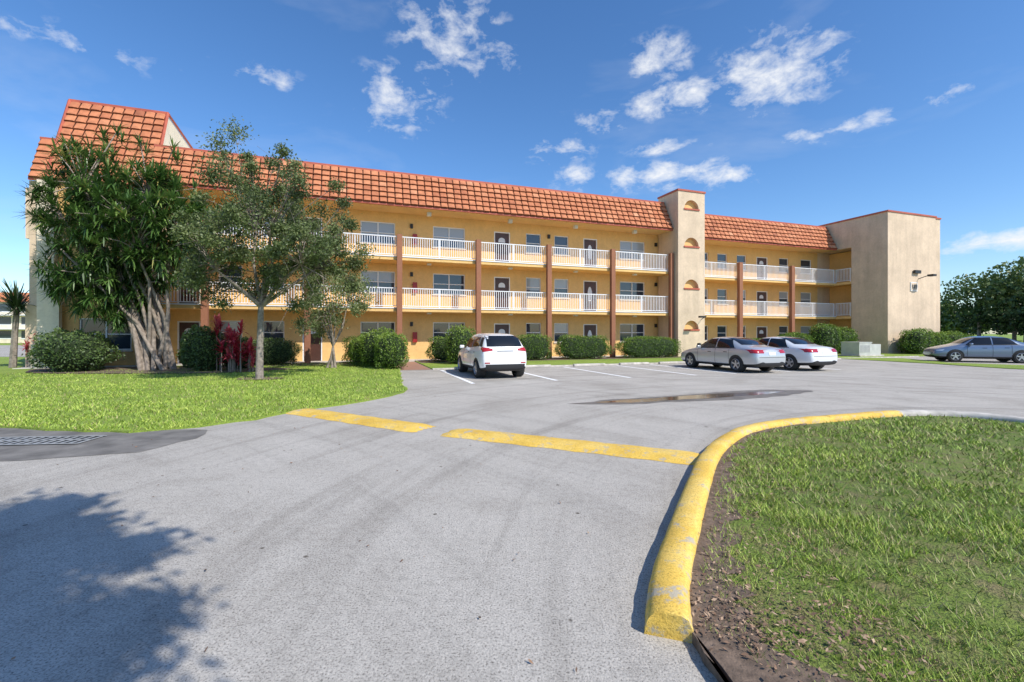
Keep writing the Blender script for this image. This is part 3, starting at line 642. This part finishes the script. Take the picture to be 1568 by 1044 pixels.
for (x,y,dx,h) in ((-17.9,18.6,2.7,1.75),(-12.7,18.8,1.7,1.85),(-12.0,19.8,1.4,1.5),(-14.3,20.8,1.6,1.3),(-19.6,20.5,1.6,1.4)): bush('shrub',(x,y),(dx,dx*.8,h),5200,mat='leafD',sq=2.4,L=.1,tint0=.62)
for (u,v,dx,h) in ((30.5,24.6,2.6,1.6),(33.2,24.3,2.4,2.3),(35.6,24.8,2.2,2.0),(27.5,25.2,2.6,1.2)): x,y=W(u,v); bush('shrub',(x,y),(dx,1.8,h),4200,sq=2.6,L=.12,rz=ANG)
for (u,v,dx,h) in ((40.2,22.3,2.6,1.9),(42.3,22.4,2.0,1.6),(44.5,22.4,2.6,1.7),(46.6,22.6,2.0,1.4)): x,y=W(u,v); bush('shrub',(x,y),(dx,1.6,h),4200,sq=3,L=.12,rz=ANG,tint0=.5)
def disc(name,c,rx,ry,z,mat):
    sheet(name,[(c[0]+rx*math.cos(t)*(1+.06*math.sin(5*t)),c[1]+ry*math.sin(t)*(1+.06*math.sin(5*t))) for t in [i*math.pi/14 for i in range(28)]],z,mat)
disc('mulch_bed',(-15.0,19.2),5.4,1.9,.06,'soil'); disc('mulch_bed',(-8.6,15.5),.75,.5,.06,'soil')
sheet('mulch_bed',[W(3.4,24.0),W(20.5,24.0),W(20.5,25.85),W(3.4,25.85)],.04,'soil'); sheet('mulch_bed',[W(-6,24.2),W(1.8,23.8),W(1.8,25.85),W(-6,25.85)],.04,'soil')
def treeline(name,items,mat='leafD',L=.55,n=1500):
    P=[];T=[];b=MB()
    for (x,y,h,r) in items:
        b.tube([(x,y,0),(x,y,h*.5)],[.25,.15],'bark',5)
        d=unit(rng.normal(size=(n,3))); rr=rng.uniform(.35,1,(n,1))**.5*(1+.22*np.sin(d[:,:1]*5+x)*np.cos(d[:,2:]*6+y)); p=d*rr*np.array([r,r,h*.42])+np.array([x,y,h*.6]); P.append(p); T.append(.65+.3*d[:,2]+rng.normal(0,.18,n))  # crown tops tinted lighter, shading put into the leaf colour
    e=empty(name); b.obj('trunks',e); leaves('crowns',np.concatenate(P),L,L*.7,np.concatenate(T),mat,e)
q=random.Random(3)
treeline('background_trees',[(58+q.uniform(0,22),60+q.uniform(-6,8)-i*.6,q.uniform(8.5,11),q.uniform(3.4,4.8)) for i in range(17)],n=2400,L=.5)
treeline('background_trees',[(x,95+q.uniform(-5,5),q.uniform(6,8),q.uniform(3.5,5)) for x in range(85,160,6)],L=.8)
treeline('background_trees',[(-105+q.uniform(-3,3)-i*6,88+q.uniform(-8,8),q.uniform(5,8),q.uniform(3,5)) for i in range(9)],L=.8)
e=empty('background_building',(-86,72,0),math.radians(12)); b=MB(); b.box(-12,12,0,10,0,6.6,'light')
b.poly([(-12.4,-.4,6.6),(12.4,-.4,6.6),(12,.9,8.2),(-12,.9,8.2)],'tile'); b.box(-12,12,.9,10,6.7,8.2,'light')
for z in (.8,3,5.1):
    for u in range(-11,11,3): b.box(u,u+1.6,-.05,-.003,z,z+1.2,'glass'); b.box(u-.1,u+1.7,-.04,-.002,z-.15,z-.01,'frame')
for z in (2.2,4.4): b.box(-12,12,-1.0,-.06,z,z+.15,'frame')
b.obj('walls_and_roof',e)
sheet('distant_road',[(-70,30),(-20,31),(-20,40),(-70,40)],.01,'asphalt')
e=empty('utility_box',(*W(33.0,21.6),0),ANG); b=MB(); b.box(-1.2,1.2,-.7,.7,0,.12,'conc'); b.box(-1.1,.1,-.6,.6,.12,.95,'util'); b.box(.14,1.1,-.55,.55,.12,.85,'util')
for i in range(8): b.box(-1.0+i*.12,-.94+i*.12,-.612,-.602,.3,.8,'metal')
b.box(-1.13,.13,-.63,.63,.95,1.0,'util'); b.obj('cabinet',e,bevel=.02)
e=empty('path_bollard',(*W(20.9,23.5),0)); b=MB(); b.tube([(0,0,0),(0,0,.85)],[.09,.08],'black',10); b.lathe([(.0,.98),(.12,.95),(.14,.86),(.08,.84)],'black',(0,0,0),'z',14); b.obj('post',e,smooth=True)
# ---------------------------------------------------------------- cars
def paint(name,c,metal): 
    m,nt,b=newmat(name); b.inputs['Base Color'].default_value=(*c,1); b.inputs['Metallic'].default_value=metal; b.inputs['Roughness'].default_value=.3; b.inputs['Coat Weight'].default_value=1; b.inputs['Coat Roughness'].default_value=.03; M[name]=m
paint('paint_white',(.84,.84,.84),0); paint('paint_silver',(.52,.54,.56),.45); paint('paint_blue',(.15,.20,.29),.4); paint('paint_pearl',(.74,.76,.78),.1)
m,nt,b=newmat('car_glass'); b.inputs['Base Color'].default_value=(.012,.014,.018,1); b.inputs['Roughness'].default_value=.03; M['cglass']=m
m,nt,b=newmat('tail_light'); b.inputs['Base Color'].default_value=(.40,.01,.012,1); b.inputs['Roughness'].default_value=.12; b.inputs['Coat Weight'].default_value=1; M['tail']=m
m,nt,b=newmat('head_light'); b.inputs['Base Color'].default_value=(.6,.63,.66,1); b.inputs['Roughness'].default_value=.08; b.inputs['Metallic'].default_value=.5; M['head']=m
M['trim']=simple('trim_black',(.02,.02,.022),.5,.1); M['tyre']=simple('tyre_rubber',(.025,.025,.025),.85,.2,20); M['rim']=simple('rim_alloy',(.55,.55,.57),.3,.08,metal=.7)
def car(name,loc,ang,pk,st,spec):
    e=empty(name,(*loc,0),ang); b=MB(); R=[]
    for (x,zb,zs,zt,w_,c) in st:
        L_=lambda h,g_: h+(g_-h)*c
        half=[(0,zb),(w_-.14,zb),(w_-.03,zb+.10),(w_,zb+.5*(zs-zb)),(w_-.02,zs-.10),(w_-.07,zs),
              (L_(w_*.72,w_-.15),L_(zs+.45*(zt-zs),zs+.5*(zt-zs))),(L_(w_*.55,w_-.25),L_(zs+.7*(zt-zs),zt-.09)),(L_(w_*.35,w_-.38),L_(zs+.9*(zt-zs),zt-.015)),(0,zt)]
        ring=[(x,y,z) for y,z in half]+[(x,-y,z) for y,z in half[-2:0:-1]]
        R.append(list(range(len(b.v),len(b.v)+len(ring)))); b.v+=ring
    n=len(R[0])
    for r0,r1 in zip(R[:-1],R[1:]):
        for j in range(n):
            k=(j+1)%n; seg=j if j<9 else n-1-j
            b.f.append((r0[j],r1[j],r1[k],r0[k])); b.m.append(b.mi('trim' if seg<2 else pk)); b.t.append(.5)
    for r in (R[0],R[-1][::-1]): b.f.append(tuple(r)); b.m.append(b.mi(pk)); b.t.append(.5)
    o=b.obj('body',None,smooth=True); md=o.modifiers.new('s','SUBSURF'); md.levels=2; md.render_levels=2
    dg=bpy.context.evaluated_depsgraph_get(); dg.update(); em=bpy.data.meshes.new_from_object(o.evaluated_get(dg)); o.modifiers.clear(); o.data=em
    bm=bmesh.new(); bm.from_mesh(em); bmesh.ops.recalc_face_normals(bm,faces=bm.faces); bm.to_mesh(em); bm.free()
    em.polygons.foreach_set('use_smooth',[True]*len(em.polygons)); o.parent=e
    bv=BVHTree.FromPolygons([v.co.copy() for v in em.vertices],[tuple(p.vertices) for p in em.polygons])
    d=MB()
    def decal(corn,dr,k,off=.006,nx=8,ny=6):
        dr=Vector(dr).normalized(); c=[Vector(q_) for q_ in corn]; g_={}
        for i in range(nx+1):
            for j in range(ny+1):
                a,bb=i/nx,j/ny; p=(c[0]*(1-a)+c[1]*a)*(1-bb)+(c[3]*(1-a)+c[2]*a)*bb
                h=bv.ray_cast(p-dr*4,dr)
                if h[0] is not None:
                    nn=h[1]; nn=nn if nn.dot(dr)<0 else -nn
                    g_[i,j]=len(d.v); d.v.append(tuple(h[0]+nn*off))
        for i in range(nx):
            for j in range(ny):
                q_=[g_.get(t) for t in ((i,j),(i+1,j),(i+1,j+1),(i,j+1))]
                if None not in q_: d.f.append(tuple(q_)); d.m.append(d.mi(k)); d.t.append(.5)
    for sgn in (1,-1):
        for kind,pts in spec['side']:
            off=.011 if kind in('cglass','tail','head') else .006
            decal([(x,0,z) for x,z in pts],(0,-sgn,0),kind,off)
        for wx in spec['wheels']:
            r=spec['wr']+.055
            for q_ in range(12):
                t0,t1=math.pi*(q_/12)*1.24-.38,math.pi*((q_+1)/12)*1.24-.38
                decal([(wx,0,.33),(wx+r*math.cos(t0),0,.33+r*math.sin(t0)),(wx+r*math.cos(t1),0,.33+r*math.sin(t1)),(wx,0,.34)],(0,-sgn,0),'trim',.004,5,2)
    for kind,pts in spec['rear']: decal([(0,y,z) for y,z in pts],(1,0,0),kind,.010 if kind!='trim' else .005,12,6)
    for kind,pts in spec['front']: decal([(0,y,z) for y,z in pts],(-1,0,0),kind,.010 if kind!='trim' else .005,12,6)
    d.obj('glass_lights_and_trim',e,smooth=True)
    wm=MB(); wy=spec['w']-.20; r=spec['wr']
    for wx in spec['wheels']:
        for sgn in (1,-1):
            c=(wx,sgn*wy,r)
            s=sgn
            wm.lathe([(r*.62,-.1*s),(r*.9,-.11*s),(r,-.08*s),(r,.15*s),(r*.93,.205*s),(r*.68,.215*s),(r*.66,.19*s)],'tyre',c)
            wm.lathe([(r*.67,.205*s),(r*.62,.212*s),(r*.60,.16*s),(.02,.155*s)],'rim',c); wm.lathe([(r*.585,.165*s),(.01,.17*s)],'trim',c)
            for a in range(5):
                t=a*2*math.pi/5+.3; pd=Vector((-math.sin(t),0,math.cos(t))); dd=Vector((math.cos(t),0,math.sin(t))); cc=Vector(c)+Vector((0,.19*s,0))
                p=[cc+dd*.02+pd*.035,cc+dd*r*.64+pd*.028,cc+dd*r*.64-pd*.028,cc+dd*.02-pd*.035]; wm.poly(p,'rim'); q2=[v+Vector((0,-.03*s,0)) for v in p]; wm.poly([p[0],p[1],q2[1],q2[0]],'rim'); wm.poly([p[3],p[2],q2[2],q2[3]],'rim')
            wm.lathe([(.05,.2*s),(.001,.2*s)],'rim',c,n=12)
    wm.obj('wheels',e)
    mb=MB(); mx_,mz=spec['mirror']
    for s in (1,-1):
        y0=s*(spec['w']-.05); y1=s*(spec['w']+.13); mb.box(mx_-.05,mx_+.08,min(y0,y1),max(y0,y1),mz,mz+.13,pk)
    mb.obj('door_mirrors',e,smooth=True,bevel=.03)
    return e
sedan_st=[(0.0,.36,.66,.70,.62,0),(.03,.28,.80,.86,.76,0),(.14,.24,.96,1.02,.84,0),(.45,.22,1.0,1.07,.88,0),(.80,.20,1.0,1.14,.90,.35),(1.15,.19,.99,1.30,.90,.9),(1.55,.19,.98,1.42,.90,1),(2.1,.19,.96,1.46,.90,1),(2.6,.19,.95,1.43,.90,1),(2.95,.19,.94,1.30,.90,.9),(3.3,.19,.93,1.09,.90,.4),(3.55,.19,.90,.98,.89,0),(4.1,.2,.80,.87,.87,0),(4.42,.22,.70,.76,.80,0),(4.56,.27,.58,.62,.66,0),(4.6,.34,.50,.53,.52,0)]
sedan_spec=dict(w=.90,wr=.33,wheels=(.98,3.66),mirror=(3.02,.93),
 side=[('cglass',[(1.10,1.0),(2.08,.98),(2.08,1.36),(1.42,1.33)]),('cglass',[(2.14,.98),(3.22,.95),(2.74,1.33),(2.14,1.365)]),('trim',[(1.02,.97),(3.3,.93),(3.26,.955),(1.04,.995)]),
  ('trim',[(2.11,.32),(2.123,.32),(2.123,.95),(2.11,.95)]),('trim',[(3.16,.36),(3.173,.36),(3.173,.90),(3.16,.90)]),('trim',[(1.35,.5),(1.363,.5),(1.36,.95),(1.347,.95)]),
  ('trim',[(1.45,.80),(1.65,.80),(1.65,.825),(1.45,.825)]),('trim',[(2.35,.78),(2.55,.78),(2.55,.805),(2.35,.805)]),('tail',[(.04,.80),(.34,.86),(.30,.95),(.06,.93)]),('head',[(4.18,.62),(4.45,.58),(4.42,.67),(4.1,.72)])],
 rear=[('cglass',[(-.62,1.12),(.62,1.12),(.54,1.39),(-.54,1.39)]),('tail',[(-.84,.80),(-.42,.80),(-.42,.92),(-.84,.94)]),('tail',[(.42,.80),(.84,.80),(.84,.94),(.42,.92)]),('frame',[(-.17,.72),(.17,.72),(.17,.84),(-.17,.84)]),('trim',[(-.6,.28),(.6,.28),(.62,.42),(-.62,.42)]),('trim',[(-.78,.63),(.78,.63),(.78,.645),(-.78,.645)])],
 front=[('cglass',[(-.64,1.04),(.64,1.04),(.52,1.36),(-.52,1.36)]),('trim',[(-.45,.36),(.45,.36),(.5,.55),(-.5,.55)]),('head',[(-.72,.60),(-.5,.6),(-.5,.68),(-.72,.7)]),('head',[(.5,.6),(.72,.60),(.72,.7),(.5,.68)])])
suv_st=[(0.0,.40,.72,.78,.66,0),(.03,.30,.92,.98,.78,0),(.10,.27,1.06,1.20,.83,.3),(.28,.25,1.08,1.44,.86,.8),(.50,.23,1.07,1.56,.87,1),(.95,.22,1.04,1.60,.88,1),(1.6,.22,1.02,1.62,.88,1),(2.2,.22,1.0,1.60,.88,1),(2.6,.22,.99,1.50,.88,1),(2.95,.22,.98,1.25,.88,.7),(3.25,.22,.97,1.08,.88,.1),(3.7,.23,.92,1.0,.86,0),(4.05,.25,.82,.88,.82,0),(4.22,.3,.68,.72,.70,0),(4.28,.4,.55,.6,.55,0)]
suv_spec=dict(w=.88,wr=.34,wheels=(.78,3.38),mirror=(2.72,1.0),
 side=[('cglass',[(.62,1.14),(1.55,1.08),(1.55,1.47),(.80,1.45)]),('cglass',[(1.63,1.08),(2.78,1.03),(2.4,1.42),(1.63,1.475)]),('trim',[(.30,1.12),(.58,1.14),(.72,1.45),(.50,1.44)]),('trim',[(.1,.22),(4.1,.22),(4.1,.38),(.1,.38)]),
  ('trim',[(1.58,.4),(1.593,.4),(1.593,1.05),(1.58,1.05)]),('trim',[(2.68,.4),(2.693,.4),(2.693,1.0),(2.68,1.0)]),('tail',[(.03,.96),(.36,1.04),(.3,1.12),(.06,1.08)]),('head',[(3.85,.74),(4.12,.7),(4.08,.8),(3.8,.84)]),('trim',[(1.0,.9),(1.2,.9),(1.2,.925),(1.0,.925)]),('trim',[(1.8,.88),(2.0,.88),(2.0,.905),(1.8,.905)])],
 rear=[('cglass',[(-.64,1.13),(.64,1.13),(.58,1.50),(-.58,1.50)]),('tail',[(-.80,.95),(-.46,.99),(-.46,1.06),(-.80,1.09)]),('tail',[(.46,.99),(.80,.95),(.80,1.09),(.46,1.06)]),('frame',[(-.17,.80),(.17,.80),(.17,.92),(-.17,.92)]),('trim',[(-.70,.28),(.70,.28),(.72,.52),(-.72,.52)]),('tail',[(-.74,.55),(-.56,.55),(-.56,.59),(-.74,.59)]),('tail',[(.56,.55),(.74,.55),(.74,.59),(.56,.59)]),('trim',[(-.3,.96),(.3,.96),(.3,.99),(-.3,.99)])],
 front=[('cglass',[(-.64,1.12),(.64,1.12),(.54,1.5),(-.54,1.5)]),('trim',[(-.45,.4),(.45,.4),(.5,.65),(-.5,.65)])])
HV=ANG+math.pi/2
car('parked_suv',W(5.02,15.0),HV,'paint_white',suv_st,suv_spec)
car('parked_sedan',W(15.7,13.6),HV,'paint_silver',sedan_st,sedan_spec)
car('parked_sedan',W(18.65,13.6),HV,'paint_pearl',sedan_st,sedan_spec)
a=math.radians(157); car('parked_sedan',(28.1,24.4),a,'paint_blue',sedan_st,sedan_spec)
car('parked_sedan',(33.6,24.4),a,'paint_blue',sedan_st,sedan_spec)
